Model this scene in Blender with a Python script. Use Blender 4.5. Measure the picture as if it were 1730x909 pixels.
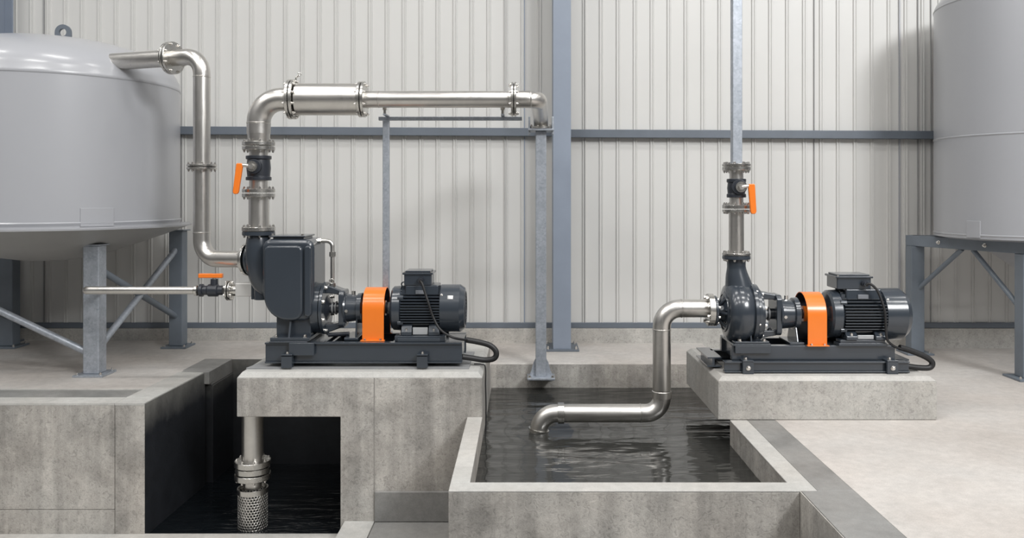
import bpy, bmesh, math, random
from mathutils import Vector, Matrix
random.seed(7)
S = bpy.context.scene
for o in list(bpy.data.objects): bpy.data.objects.remove(o)
COL = S.collection
PI = math.pi
# ------------------------------------------------------------------ camera
# horizontal view down +Y from 1.8 m above the hall floor, shifted lens
F, CX, CY, H = 1400.0, 885.0, 330.0, 1.8
cam_d = bpy.data.cameras.new('camera'); cam = bpy.data.objects.new('camera', cam_d); COL.objects.link(cam)
cam.location = (0, 0, H); cam.rotation_euler = (PI/2, 0, 0)
cam_d.sensor_width = 36; cam_d.lens = F/1730*36
cam_d.shift_x = -(CX-865)/1730; cam_d.shift_y = -(454.5-CY)/1730
cam_d.clip_end = 200
S.camera = cam
# ------------------------------------------------------------------ world, lights, exposure
S.view_settings.view_transform = 'Standard'; S.view_settings.look = 'None'
S.view_settings.gamma = 1; S.view_settings.use_curve_mapping = False
S.view_settings.exposure = 0.13
wd = bpy.data.worlds.new('world'); S.world = wd; wd.use_nodes = True
nt = wd.node_tree; nt.nodes.clear()
wo = nt.nodes.new('ShaderNodeOutputWorld'); bg = nt.nodes.new('ShaderNodeBackground')
tc = nt.nodes.new('ShaderNodeTexCoord'); sp = nt.nodes.new('ShaderNodeSeparateXYZ'); cr = nt.nodes.new('ShaderNodeValToRGB')
nt.links.new(tc.outputs['Generated'], sp.inputs[0]); 
mm = nt.nodes.new('ShaderNodeMapRange'); mm.inputs[1].default_value = -1; mm.inputs[2].default_value = 1
nt.links.new(sp.outputs[2], mm.inputs[0]); nt.links.new(mm.outputs[0], cr.inputs[0])
e = cr.color_ramp.elements
e[0].position = 0.0; e[0].color = (.30, .29, .28, 1)
e[1].position = 1.0; e[1].color = (.80, .80, .80, 1)
for p_, c_ in ((.47, .22), (.54, .20), (.62, .42), (.75, .72)):
    q = e.new(p_); q.color = (c_, c_, c_*1.0, 1)
nt.links.new(cr.outputs[0], bg.inputs[0]); nt.links.new(bg.outputs[0], wo.inputs[0])
bg.inputs[1].default_value = 0.50
def area(name, loc, target, sx, sy, power, col=(1, .985, .96)):
    l = bpy.data.lights.new(name, 'AREA'); l.shape = 'RECTANGLE'; l.size = sx; l.size_y = sy; l.energy = power; l.color = col
    o = bpy.data.objects.new(name, l); COL.objects.link(o); o.location = loc
    o.rotation_euler = (Vector(target)-Vector(loc)).to_track_quat('-Z', 'Y').to_euler(); return o
# rows of high-bay lamps under the roof
for ix, x in enumerate((-6.5, -3.2, 0.1, 3.4, 6.7)):
    for iy, y in enumerate((0.5, 3.6, 6.4)):
        area('high_bay_lamp', (x, y, 7.2), (x, y+.35, 0), 1.5, .45, (76, 76, 40)[iy])
# added soft area light high behind the camera, casts the right tank's shadow
area('added_softbox', (8.5, -5, 9.6), (1.5, 9, 1.2), 3.6, 2.8, 1250, (.98, .99, 1))

# ------------------------------------------------------------------ materials
def newmat(name):
    m = bpy.data.materials.new(name); m.use_nodes = True
    n = m.node_tree; return m, n, n.nodes['Principled BSDF']
def texco(n, scale=(1, 1, 1)):
    g = n.nodes.new('ShaderNodeNewGeometry'); mp = n.nodes.new('ShaderNodeMapping'); mp.inputs['Scale'].default_value = scale
    n.links.new(g.outputs['Position'], mp.inputs[0]); return mp.outputs[0]
def noise(n, vec, scale, detail=4, rough=.6, dist=0):
    t = n.nodes.new('ShaderNodeTexNoise'); t.inputs['Scale'].default_value = scale; t.inputs['Detail'].default_value = detail
    t.inputs['Roughness'].default_value = rough; t.inputs['Distortion'].default_value = dist
    n.links.new(vec, t.inputs['Vector']); return t.outputs['Fac']
def ramp(n, fac, stops):
    r = n.nodes.new('ShaderNodeValToRGB'); el = r.color_ramp.elements
    el[0].position, c0 = stops[0][0], stops[0][1]; el[1].position, c1 = stops[-1][0], stops[-1][1]
    v = lambda c: (c, c, c, 1) if not isinstance(c, tuple) else tuple(c)+(1,)
    el[0].color = v(c0); el[1].color = v(c1)
    for p, c in stops[1:-1]: q = el.new(p); q.color = v(c)
    n.links.new(fac, r.inputs[0]); return r.outputs[0]
def mix(n, a, b, fac, mode='MIX'):
    x = n.nodes.new('ShaderNodeMix'); x.data_type = 'RGBA'; x.blend_type = mode
    for i, s, v in ((0, x.inputs[0], fac), (6, x.inputs[6], a), (7, x.inputs[7], b)):
        if isinstance(v, (int, float)): s.default_value = v if i == 0 else (v, v, v, 1)
        elif isinstance(v, tuple): s.default_value = tuple(v)+(1,)
        else: n.links.new(v, s)
    return x.outputs[2]
def bump(n, b, h, strength, dist=.01):
    x = n.nodes.new('ShaderNodeBump'); x.inputs['Strength'].default_value = strength; x.inputs['Distance'].default_value = dist
    n.links.new(h, x.inputs['Height']); n.links.new(x.outputs[0], b.inputs['Normal'])
def paint(name, col, rough=.4, metal=0, var=.06, coat=0, bs=.05, nscale=3, spec=.5):
    m, n, b = newmat(name); v = texco(n)
    f = noise(n, v, nscale, 5, .6)
    d = ramp(n, f, [(.3, tuple(c*(1-var) for c in col)), (.7, tuple(min(1, c*(1+var)) for c in col))])
    n.links.new(d, b.inputs['Base Color']); b.inputs['Metallic'].default_value = metal
    b.inputs['Roughness'].default_value = rough
    b.inputs['Coat Weight'].default_value = coat; b.inputs['Coat Roughness'].default_value = .15
    b.inputs['Specular IOR Level'].default_value = spec
    if bs: bump(n, b, noise(n, v, 180, 2), bs, .002)
    return m
def concrete(name, col, dark=.72, streak=.25, rough=.85, blotch=1.6, bs=.35, pores=True):
    m, n, b = newmat(name); v = texco(n)
    big = ramp(n, noise(n, v, blotch, 6, .62, .4), [(.32, dark), (.5, .93), (.72, 1.08)])
    fine = ramp(n, noise(n, v, 14, 6, .7), [(.3, .87), (.7, 1.09)])
    grain = ramp(n, noise(n, v, 120, 3, .6), [(.3, .9), (.7, 1.08)])
    c = mix(n, col, big, 1, 'MULTIPLY'); c = mix(n, c, fine, 1, 'MULTIPLY'); c = mix(n, c, grain, 1, 'MULTIPLY')
    if streak:
        vs = texco(n, (5, 5, .35)); st = ramp(n, noise(n, vs, 1.0, 5, .65), [(.4, 1-streak), (.6, 1.0)])
        c = mix(n, c, st, 1, 'MULTIPLY')
    tint = ramp(n, noise(n, v, .9, 3), [(.35, (1.0, .985, .965)), (.65, (.975, .995, 1.0))])
    c = mix(n, c, tint, 1, 'MULTIPLY')
    h = noise(n, v, 60, 6, .7)
    if pores:
        worm = noise(n, v, 30, 5, .62, 1.6)
        c = mix(n, c, ramp(n, worm, [(.36, .66), (.46, .97), (.56, 1.0), (.68, 1.12)]), .75, 'MULTIPLY')
        h = worm
        vo = n.nodes.new('ShaderNodeTexVoronoi'); vo.inputs['Scale'].default_value = 34; n.links.new(v, vo.inputs['Vector'])
        pr = ramp(n, vo.outputs['Distance'], [(.07, .62), (.14, 1.0)])
        c = mix(n, c, pr, .55, 'MULTIPLY')
    n.links.new(c, b.inputs['Base Color']); b.inputs['Roughness'].default_value = rough
    bump(n, b, h, bs, .006); return m
def steel(name, col=(.64, .62, .59), rough=.31, along=(1, 1, 1)):
    m, n, b = newmat(name); v = texco(n)
    f = noise(n, v, 5, 6, .7, .6)
    d = ramp(n, f, [(.3, tuple(c*.91 for c in col)), (.68, tuple(c*1.05 for c in col))])
    n.links.new(d, b.inputs['Base Color']); b.inputs['Metallic'].default_value = 1
    r = ramp(n, noise(n, texco(n, along), 9, 6, .75), [(.3, rough-.05), (.7, rough+.07)]); n.links.new(r, b.inputs['Roughness'])
    bump(n, b, noise(n, texco(n, along), 40, 4), .015, .002); return m
M = {}
M['cladding'] = paint('cream_cladding', (.585, .58, .562), .42, 0, .03, 0, .02, .6)
M['cladding_joint'] = paint('cladding_joint', (.30, .30, .30), .5, 0, .03, 0, 0)
M['blue'] = paint('grey_blue_paint', (.245, .282, .345), .38, 0, .05, 0, .04)
M['blue_dark'] = paint('dark_blue_grey_paint', (.125, .145, .172), .42, 0, .08, 0, .04)
M['stand'] = paint('stand_grey_paint', (.145, .17, .20), .4, 0, .12, 0, .05)
M['tank'] = paint('tank_paint', (.345, .351, .372), .3, 0, .02, .35, .0, .8)
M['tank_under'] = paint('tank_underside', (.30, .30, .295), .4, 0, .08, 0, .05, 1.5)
M['pump'] = paint('charcoal_pump_paint', (.031, .039, .050), .24, 0, .06, .5, .03)
M['pump_dark'] = paint('charcoal_valve_paint', (.022, .026, .034), .36, 0, .12, .1, .05)
M['orange'] = paint('orange_paint', (.78, .185, .018), .3, 0, .03, .3, .02)
M['steel'] = steel('stainless_steel')
M['steel_h'] = steel('brushed_stainless_horizontal', along=(.4, 6, 6))
M['steel_v'] = steel('brushed_stainless_vertical', along=(6, 6, .4))
M['bolt'] = steel('bolt_steel', (.72, .70, .67), .25)
M['flange'] = steel('machined_flange_steel', (.60, .585, .555), .25)
M['black'] = paint('black_rubber', (.012, .012, .013), .5, 0, .1, 0, .1)
M['hole'] = paint('recess_shade_black', (.006, .006, .007), .7, 0, .1, 0, 0)
M['base_grey'] = paint('worn_grey_plate', (.24, .245, .25), .5, .2, .15, 0, .05, 4)
M['cast_white'] = paint('pale_cast_fitting', (.62, .61, .59), .35, .4, .05, 0, .03)
M['white'] = paint('white_label', (.75, .75, .74), .4, 0, .02, 0, 0)
M['plate'] = paint('nameplate', (.22, .235, .26), .35, .4, .05, 0, 0)
M['silver'] = paint('silver_plate', (.44, .45, .46), .38, .4, .08, 0, .03)
M['floor'] = concrete('hall_floor_concrete', (.525, .49, .462), .80, 0, .6, .9, .06, False)
M['conc'] = concrete('cast_concrete', (.475, .448, .415), .64, .28, .85, 2.2, .5)
M['conc_light'] = concrete('smooth_pale_concrete', (.475, .458, .43), .80, .10, .8, 1.6, .25)
M['conc_cap'] = concrete('kerb_cap_concrete', (.475, .462, .44), .86, 0, .7, 1.2, .15, False)
M['conc_strip'] = concrete('damp_dark_concrete', (.25, .244, .235), .7, 0, .55, 1.6, .15, False)
M['joint'] = concrete('joint_mortar', (.30, .285, .265), .8, 0, .9, 1.6, .1, False)
M['pit'] = concrete('shade_black_pit_lining', (.018, .020, .023), .5, .4, .5, 1.5, .2, False)  # near-black tone paints in the darkness down in the pit
def galv():
    m, n, b = newmat('galvanised_steel'); v = texco(n)
    vo = n.nodes.new('ShaderNodeTexVoronoi'); vo.inputs['Scale'].default_value = 55; n.links.new(v, vo.inputs['Vector'])
    f = noise(n, v, 9, 5, .7); x = mix(n, vo.outputs['Color'], f, .75)
    c = ramp(n, x, [(.3, (.30, .33, .37)), (.7, (.47, .50, .55))]); n.links.new(c, b.inputs['Base Color'])
    b.inputs['Metallic'].default_value = .55; b.inputs['Roughness'].default_value = .42; return m
M['galv'] = galv()
def pitwall():  # pit shade put into the colour: near-black below, paler toward the top
    m, n, b = newmat('shaded_pit_wall'); v = texco(n)
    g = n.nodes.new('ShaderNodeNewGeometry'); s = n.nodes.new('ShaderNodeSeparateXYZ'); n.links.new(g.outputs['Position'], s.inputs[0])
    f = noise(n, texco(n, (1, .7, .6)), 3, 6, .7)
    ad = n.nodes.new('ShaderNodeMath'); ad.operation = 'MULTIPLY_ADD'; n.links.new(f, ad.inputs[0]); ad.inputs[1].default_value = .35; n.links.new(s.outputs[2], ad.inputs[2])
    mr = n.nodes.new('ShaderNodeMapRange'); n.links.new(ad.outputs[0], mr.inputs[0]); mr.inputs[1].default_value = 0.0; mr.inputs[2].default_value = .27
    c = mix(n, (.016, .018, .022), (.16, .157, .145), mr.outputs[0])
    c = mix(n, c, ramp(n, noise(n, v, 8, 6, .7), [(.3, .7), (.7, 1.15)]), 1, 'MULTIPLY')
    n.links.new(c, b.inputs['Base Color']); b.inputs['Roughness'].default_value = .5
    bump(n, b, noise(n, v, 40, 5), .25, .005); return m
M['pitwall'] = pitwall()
def water(name, col, sc, st):
    m, n, b = newmat(name); v = texco(n, (.8, 3.2, 1))
    b.inputs['Base Color'].default_value = (*col, 1); b.inputs['Roughness'].default_value = .07
    b.inputs['IOR'].default_value = 1.33; b.inputs['Specular IOR Level'].default_value = .5
    h1 = noise(n, v, sc, 3, .45, .9)
    bump(n, b, h1, st, .05); return m
M['water'] = water('murky_pool_water', (.030, .030, .028), 2.0, .2)
M['pit_water'] = water('black_pit_water', (.005, .0065, .008), 3.5, .5)

# ------------------------------------------------------------------ mesh helpers
ORG = {}
def build(name, bm, mat, parent=None, origin=None, bevel=0, smooth=True, seg=2, ang=35, kind=None, **props):
    """link bm (world coordinates) as ONE object; parent keeps the world place"""
    po = ORG.get(parent.name, Vector((0, 0, 0))) if parent else Vector((0, 0, 0))
    if origin is None:
        if parent: origin = po
        else:
            xs = [v.co.x for v in bm.verts]; ys = [v.co.y for v in bm.verts]; zs = [v.co.z for v in bm.verts]
            origin = Vector(((min(xs)+max(xs))/2, (min(ys)+max(ys))/2, min(zs)))
    origin = Vector(origin)
    bmesh.ops.recalc_face_normals(bm, faces=bm.faces)
    for v in bm.verts: v.co -= origin
    me = bpy.data.meshes.new(name); bm.to_mesh(me); bm.free()
    me.materials.append(M[mat] if isinstance(mat, str) else mat)
    if smooth:
        for p in me.polygons: p.use_smooth = True
        me.set_sharp_from_angle(angle=math.radians(ang))
    o = bpy.data.objects.new(name, me); COL.objects.link(o)
    if parent: o.parent = parent
    o.location = origin-po; ORG[o.name] = origin
    if bevel:
        b = o.modifiers.new('bevel', 'BEVEL'); b.width = bevel; b.segments = seg; b.limit_method = 'ANGLE'; b.angle_limit = math.radians(40)
        b.harden_normals = True
    if kind: o['kind'] = kind
    for k, v in props.items(): o[k] = v
    return o
def thing(name, loc, label, cat, group=None):
    o = bpy.data.objects.new(name, None); COL.objects.link(o); o.location = loc; o.empty_display_size = .1
    ORG[o.name] = Vector(loc); o['label'] = label; o['category'] = cat
    if group: o['group'] = group
    return o
def tagt(o, label, cat, group=None, kind=None):
    o['label'] = label; o['category'] = cat
    if group: o['group'] = group
    if kind: o['kind'] = kind
    return o
NB = bmesh.new
def box(bm, x0, x1, y0, y1, z0, z1, rot=None):
    vs = [bm.verts.new((x, y, z)) for z in (z0, z1) for y in (y0, y1) for x in (x0, x1)]
    for f in ((0, 2, 3, 1), (4, 5, 7, 6), (0, 1, 5, 4), (2, 6, 7, 3), (0, 4, 6, 2), (1, 3, 7, 5)): bm.faces.new([vs[i] for i in f])
    if rot:
        c = Vector(((x0+x1)/2, (y0+y1)/2, (z0+z1)/2)); R = Matrix.Rotation(rot[1], 3, rot[0])
        for v in vs: v.co = c+R@(v.co-c)
    return bm
def frame(d):
    d = Vector(d).normalized(); u = d.cross(Vector((0, 0, 1)))
    if u.length < 1e-3: u = d.cross(Vector((0, 1, 0)))
    u.normalize(); return d, u, d.cross(u).normalized()
def lathe(bm, prof, c, d, seg=40, caps=True, arc=None):
    """prof: list of (distance along d, radius)"""
    c = Vector(c); d, u, w = frame(d); rings = []
    for t, r in prof:
        r = max(r, 1e-4)
        rings.append([bm.verts.new(c+d*t+(u*math.cos(a)+w*math.sin(a))*r) for a in [2*PI*i/seg for i in range(seg)]])
    for a, b in zip(rings, rings[1:]):
        for i in range(seg): bm.faces.new((a[i], a[(i+1) % seg], b[(i+1) % seg], b[i]))
    if caps: bm.faces.new(list(reversed(rings[0]))); bm.faces.new(rings[-1])
    return bm
def cyl(bm, p0, p1, r, seg=24, r2=None):
    p0 = Vector(p0); p1 = Vector(p1); return lathe(bm, [(0, r), ((p1-p0).length, r2 if r2 else r)], p0, p1-p0, seg)
def fillet(pts, rad, n=10):
    pts = [Vector(p) for p in pts]; out = [pts[0]]
    rr = rad if isinstance(rad, (list, tuple)) else [rad]*(len(pts)-2)
    for i in range(1, len(pts)-1):
        a, b, c = pts[i-1], pts[i], pts[i+1]; u = (a-b).normalized(); w = (c-b).normalized()
        th = u.angle(w); r = rr[i-1]; t = r/math.tan(th/2)
        p1 = b+u*t; cen = b+(u+w).normalized()*(r/math.sin(th/2)); p2 = b+w*t
        s = p1-cen; ax = s.cross(p2-cen).normalized(); tot = s.angle(p2-cen)
        for k in range(n+1): out.append(cen+Matrix.Rotation(tot*k/n, 3, ax)@s)
    out.append(pts[-1]); return out
def tube(bm, pts, r, seg=28, caps=True):
    pts = [Vector(p) for p in pts]; n = len(pts)
    T = [(pts[min(i+1, n-1)]-pts[max(i-1, 0)]).normalized() for i in range(n)]
    _, u, _ = frame(T[0]); rings = []
    for i in range(n):
        u = (u-T[i]*u.dot(T[i])).normalized(); w = T[i].cross(u); rad = r[i] if isinstance(r, (list, tuple)) else r
        rings.append([bm.verts.new(pts[i]+(u*math.cos(a)+w*math.sin(a))*rad) for a in [2*PI*k/seg for k in range(seg)]])
    for a, b in zip(rings, rings[1:]):
        for i in range(seg): bm.faces.new((a[i], a[(i+1) % seg], b[(i+1) % seg], b[i]))
    if caps: bm.faces.new(list(reversed(rings[0]))); bm.faces.new(rings[-1])
    return bm
def spline(pts, n=8):
    pts = [Vector(p) for p in pts]; P = [pts[0]]+pts+[pts[-1]]; out = []
    for i in range(1, len(P)-2):
        a, b, c, d = P[i-1:i+3]
        for k in range(n):
            t = k/n; out.append(.5*((2*b)+(c-a)*t+(2*a-5*b+4*c-d)*t*t+(3*b-a-3*c+d)*t**3))
    out.append(pts[-1]); return out
def prism(bm, poly, axis, a0, a1):
    """poly: 2D outline in the plane across axis ('x': (y,z), 'y': (x,z), 'z': (x,y))"""
    f = {'x': lambda p, a: (a, p[0], p[1]), 'y': lambda p, a: (p[0], a, p[1]), 'z': lambda p, a: (p[0], p[1], a)}[axis]
    A = [bm.verts.new(f(p, a0)) for p in poly]; B = [bm.verts.new(f(p, a1)) for p in poly]; n = len(poly)
    for i in range(n): bm.faces.new((A[i], A[(i+1) % n], B[(i+1) % n], B[i]))
    bm.faces.new(A); bm.faces.new(list(reversed(B))); return bm
def rrect(x0, x1, z0, z1, rs, n=6):
    """rounded rectangle; rs radii at BL, BR, TR, TL"""
    out = []
    for (cx, cz, r, a0) in ((x0+rs[0], z0+rs[0], rs[0], PI), (x1-rs[1], z0+rs[1], rs[1], 1.5*PI), (x1-rs[2], z1-rs[2], rs[2], 0), (x0+rs[3], z1-rs[3], rs[3], .5*PI)):
        for k in range(n+1): a = a0+.5*PI*k/n; out.append((cx+r*math.cos(a), cz+r*math.sin(a)))
    return out
BOLT = {}
def bolt(parent, p, d, r=.011, length=.03, name='bolt', mat='bolt'):
    """hex head with a domed end and thread stub, pointing along d from p"""
    key = (round(r, 4), round(length, 4), mat)
    if key not in BOLT:
        bm = NB(); lathe(bm, [(0, r*1.55), (r*.3, r*1.55)], (0, 0, 0), (0, 0, 1), 16)
        lathe(bm, [(r*.3, r*1.2), (r*1.5, r*1.2), (r*1.6, r*1.05)], (0, 0, 0), (0, 0, 1), 6)
        lathe(bm, [(r*1.5, r*.75), (length*.72, r*.75), (length*.8, r*.4)], (0, 0, 0), (0, 0, 1), 10)
        bmesh.ops.recalc_face_normals(bm, faces=bm.faces)
        me = bpy.data.meshes.new('bolt'); bm.to_mesh(me); bm.free(); me.materials.append(M[mat]); BOLT[key] = me
    o = bpy.data.objects.new(name, BOLT[key]); COL.objects.link(o); o.parent = parent
    o.location = Vector(p)-ORG[parent.name]; o.rotation_euler = Vector(d).to_track_quat('Z', 'Y').to_euler(); return o
def flange(parent, c, d, R, t, ri=0, n=8, mat='flange', bolts=0, br=.009, bl=.028, a0=None, name='flange'):
    """disc starting at c running t along d; bolts: +1 heads on the far face, -1 near face, 2 both"""
    bm = NB(); lathe(bm, [(0, R-.003), (.003, R), (t-.003, R), (t, R-.003)], c, d, 48)
    o = build(name, bm, mat, parent)
    c = Vector(c); dn, u, w = frame(d); rb = R-br*2.1
    if a0 is None: a0 = PI/n
    for i in range(n if bolts else 0):
        a = a0+2*PI*i/n; q = c+(u*math.cos(a)+w*math.sin(a))*rb
        if bolts in (1, 2): bolt(o, q+dn*t, dn, br, bl)
        if bolts in (-1, 2): bolt(o, q, -dn, br, bl)
    return o
def pair(parent, c, d, R, t=.022, n=8, m1='flange', m2='flange', br=.009, bl=.028, gap=.008):
    """two bolted flanges either side of c with a dark gasket between"""
    c = Vector(c); dn = Vector(d).normalized()
    flange(parent, c-dn*(gap/2), -dn, R, t, n=n, mat=m1, bolts=1, br=br, bl=bl)
    flange(parent, c+dn*(gap/2), dn, R, t, n=n, mat=m2, bolts=1, br=br, bl=bl)
    bm = NB(); lathe(bm, [(-gap/2, R-.012), (gap/2, R-.012)], c, dn, 40); build('gasket', bm, 'black', parent)
def weld(parent, c, d, r, mat='steel'):
    bm = NB(); lathe(bm, [(-.006, r), (-.003, r+.003), (.003, r+.003), (.006, r)], c, d, 36, False)
    build('weld_seam', bm, mat, parent)
def struct(name, bm, mat, bevel=0, **k): return build(name, bm, mat, None, None, bevel, kind='structure', **k)

# ------------------------------------------------------------------ ground levels (metres, y = distance from the camera)
YW = 9.8                    # face of the cladding
ZL, ZM = .091, .06          # left floor, strip behind the pool
WP, WQ = -.195, -1.0         # pool water, pit water
ZT, ZS = -.844, -.98        # trench floor, sill
TOP = 7.4
bm = NB(); box(bm, -10, -3.12, 7.3, YW, -.25, ZL); box(bm, -3.12, -1.49, 8.65, YW, -.25, ZL); struct('floor_left', bm, 'floor')
bm = NB(); box(bm, -1.49, 2.1, 8.6, YW, -.25, ZM); box(bm, -1.48, -.337, 8.28, 8.6, -.25, ZM); struct('floor_behind_pool', bm, 'floor', .012)
bm = NB(); box(bm, 2.014, 10, -3, 6.7, -.3, 0); box(bm, 2.1, 10, 6.7, YW, -.3, 0); struct('floor_right', bm, 'floor')
bm = NB(); box(bm, -.337, 2.1, 8.605, 8.9, -1.3, -.25); struct('wall_pool_back_footing', bm, 'conc')
bm = NB(); box(bm, -.337, 2.1, 8.59, 8.605, -1.3, ZM-.015); struct('wall_pool_back', bm, 'conc')
# concrete upstand under the cladding
bm = NB(); box(bm, -10, 10, YW-.05, YW+.25, -.2, .233); struct('baseboard_back', bm, 'conc_light', .008)
# ribbed cladding
def ribbed(name, x0, x1, ph):
    xs = [(x0, 0)]; k = math.ceil((x0-ph)/.2); x = ph+k*.2
    while x < x1-.05:
        if x > x0+.04:
            for dx, dy in ((-.026, 0), (-.019, -.018), (-.011, -.018), (-.006, -.008), (.006, -.008), (.011, -.018), (.019, -.018), (.026, 0)): xs.append((x+dx, dy))
        x += .2
    xs.append((x1, 0)); b = NB(); A = [b.verts.new((p, YW+q, .233)) for p, q in xs]; B = [b.verts.new((p, YW+q, TOP)) for p, q in xs]
    for i in range(len(xs)-1): b.faces.new((A[i], A[i+1], B[i+1], B[i]))
    C_ = [b.verts.new((x0, YW+.08, z)) for z in (.233, TOP)]; D_ = [b.verts.new((x1, YW+.08, z)) for z in (.233, TOP)]
    b.faces.new((C_[0], D_[0], D_[1], C_[1])); b.faces.new((A[0], B[0], C_[1], C_[0])); b.faces.new((A[-1], D_[0], D_[1], B[-1]))
    return struct(name, b, 'cladding', ang=20)
ribbed('wall_back_left', -10, .43, -1.815); ribbed('wall_back_right', .43, 10, .714)
# overlap joints and grey-blue flashings of the cladding
for i, (px, w, mt) in enumerate(((886, .012, 'blue'), (853, .006, 'cladding_joint'), (988, .006, 'cladding_joint'), (308, .008, 'cladding_joint'), (1375, .006, 'cladding_joint'), (1519, .016, 'tank'), (1550, .009, 'cladding_joint'), (1572, .006, 'cladding_joint'), (75, .01, 'cladding_joint'))):
    x = (px-885)/142.9; b = NB(); box(b, x-w/2, x+w/2, YW-.022, YW+.002, .30, TOP); struct('trim_%d' % (i+1), b, mt)
# base rail and girts
b = NB(); box(b, -10, 10, YW-.035, YW+.01, .235, .298); struct('trim_10', b, 'blue_dark', .004)
def girt(name, x0, z0, x1, z1, h=.095):
    b = NB(); prism(b, [(x0, z0-h/2), (x1, z1-h/2), (x1, z1+h/2), (x0, z0+h/2)], 'y', YW-.10, YW-.015); return struct(name, b, 'blue_dark', .006)
girt('trim_11', -10, 2.59, .33, 2.54); girt('trim_12', .53, 2.525, 10, 2.485)
# wall columns
def column(name, x0, x1, y0, y1, z0, nm):
    b = NB(); box(b, x0, x1, y0, y0+.022, z0+.02, TOP); box(b, x0, x1, y1-.022, y1, z0+.02, TOP)
    box(b, (x0+x1)/2-.007, (x0+x1)/2+.007, y0+.022, y1-.022, z0+.02, TOP)
    box(b, x0+.004, x0+.012, y0+.022, y1-.022, z0+.02, TOP)
    r = struct(name, b, 'blue', .004)
    b = NB(); box(b, x0-.09, x1+.09, y0-.05, y1+.06, z0, z0+.022); pl = build('base_plate', b, 'blue_dark', r, bevel=.004)
    for xx in (x0-.055, x1+.055):
        for yy in (y0-.01, y1-.02): bolt(pl, (xx, yy, z0+.022), (0, 0, 1), .013, .045)
    return r
column('trim_13', .327, .527, 9.26, 9.6, ZM, 'a'); column('trim_14', -6.16, -5.96, 9.4, 9.68, ZL, 'b')

# ---- left block and pit
b = NB()
box(b, -10, -3.36, 6.8, 7.0, -.78, ZL-.015); box(b, -10, -3.36, 6.8, 7.0, ZS-.1, -.783)
struct('wall_pit_front', b, 'conc', .006)
b = NB(); box(b, -3.357, -3.115, 6.8, 7.0, -1.1, ZL-.015); struct('wall_pit_corner', b, 'conc', .006)
b = NB(); box(b, -10, -3.115, 7.0, 7.3, -.5, ZL-.006); struct('floor_gutter', b, 'conc_strip')
b = NB(); box(b, -10, -3.36, 7.295, 7.31, -.2, ZL+.001); box(b, -10, -3.36, 6.8, 7.0, ZL-.015, ZL+.002); box(b, -3.357, -3.115, 6.8, 7.0, ZL-.015, ZL+.002); struct('trim_15', b, 'conc_cap')
b = NB(); prism(b, [(-3.36, 7.0), (-3.115, 7.0), (-3.085, 8.0), (-3.33, 8.0)], 'z', -.05, ZL+.004); struct('trim_20', b, 'conc_cap', .006)
b = NB(); prism(b, [(-3.33, 8.08), (-3.04, 8.08), (-3.04, 8.65), (-3.33, 8.65)], 'z', -.05, ZL+.004); struct('trim_16', b, 'conc_strip', .006)
b = NB(); box(b, -3.30, -3.03, 7.98, 8.12, -.02, ZL+.009); struct('trim_17', b, 'conc_strip', .005)
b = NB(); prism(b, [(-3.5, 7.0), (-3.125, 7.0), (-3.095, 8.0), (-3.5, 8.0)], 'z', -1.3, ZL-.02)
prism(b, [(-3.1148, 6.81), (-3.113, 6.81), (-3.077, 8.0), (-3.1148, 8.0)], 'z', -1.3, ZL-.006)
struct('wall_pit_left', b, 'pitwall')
b = NB(); box(b, -3.12, -3.1, 8.0, 8.1, -1.3, ZL-.03); struct('wall_pit_groove', b, 'hole')  # black panel stands in for the shade inside this gap
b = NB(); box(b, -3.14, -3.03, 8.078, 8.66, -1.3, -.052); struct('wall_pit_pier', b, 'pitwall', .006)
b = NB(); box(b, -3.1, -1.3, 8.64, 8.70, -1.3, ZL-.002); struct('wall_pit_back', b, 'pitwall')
b = NB(); box(b, -10, -1.457, -3, 6.815, -1.3, ZS); struct('floor_sill', b, 'conc_cap', .005)
b = NB(); box(b, -1.457, -1.213, -3, 6.73, -1.3, ZT); struct('floor_trench_edge', b, 'conc_cap', .005)
b = NB(); box(b, -1.208, 1.683, -3, 6.73, -1.3, ZT-.003); struct('floor_trench', b, 'conc_strip', .005)
b = NB(); box(b, -1.208, -.46, 6.705, 6.74, ZT, -.60); struct('baseboard_trench', b, 'conc_strip', .006)
# ---- pool
b = NB(); box(b, -.46, 1.683, 5.05, 5.2, -1.3, -.012); struct('wall_pool_front', b, 'conc', .004)
b = NB(); box(b, -.46, 1.79, 5.05, 5.2, -.012, 0); box(b, -.46, -.337, 5.2, 6.73, -.012, 0); box(b, 1.65, 1.79, 5.2, 6.64, -.012, 0); struct('trim_18', b, 'conc_cap', .005)
b = NB(); box(b, -.458, -.338, 5.2, 6.73, -1.3, -.012); struct('wall_pool_left', b, 'conc')
b = NB(); box(b, 1.652, 1.79, 5.2, 6.64, -1.3, -.012); struct('wall_pool_right', b, 'conc')
b = NB(); box(b, 1.79, 2.014, 5.05, 6.64, -1.0, 0); box(b, 1.69, 2.014, -3, 5.05, -1.3, 0); struct('trim_19', b, 'conc_strip', .004)
b = NB(); box(b, 1.683, 1.695, -3, 5.05, -1.3, -.006); struct('wall_trench_right', b, 'conc')
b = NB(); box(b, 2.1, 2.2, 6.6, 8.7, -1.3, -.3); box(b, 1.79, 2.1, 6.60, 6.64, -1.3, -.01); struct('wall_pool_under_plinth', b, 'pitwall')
b = NB(); box(b, -3.1, 2.1, 5.2, 8.7, -1.45, -1.3); struct('floor_pool_bottom', b, 'pit')
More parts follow.
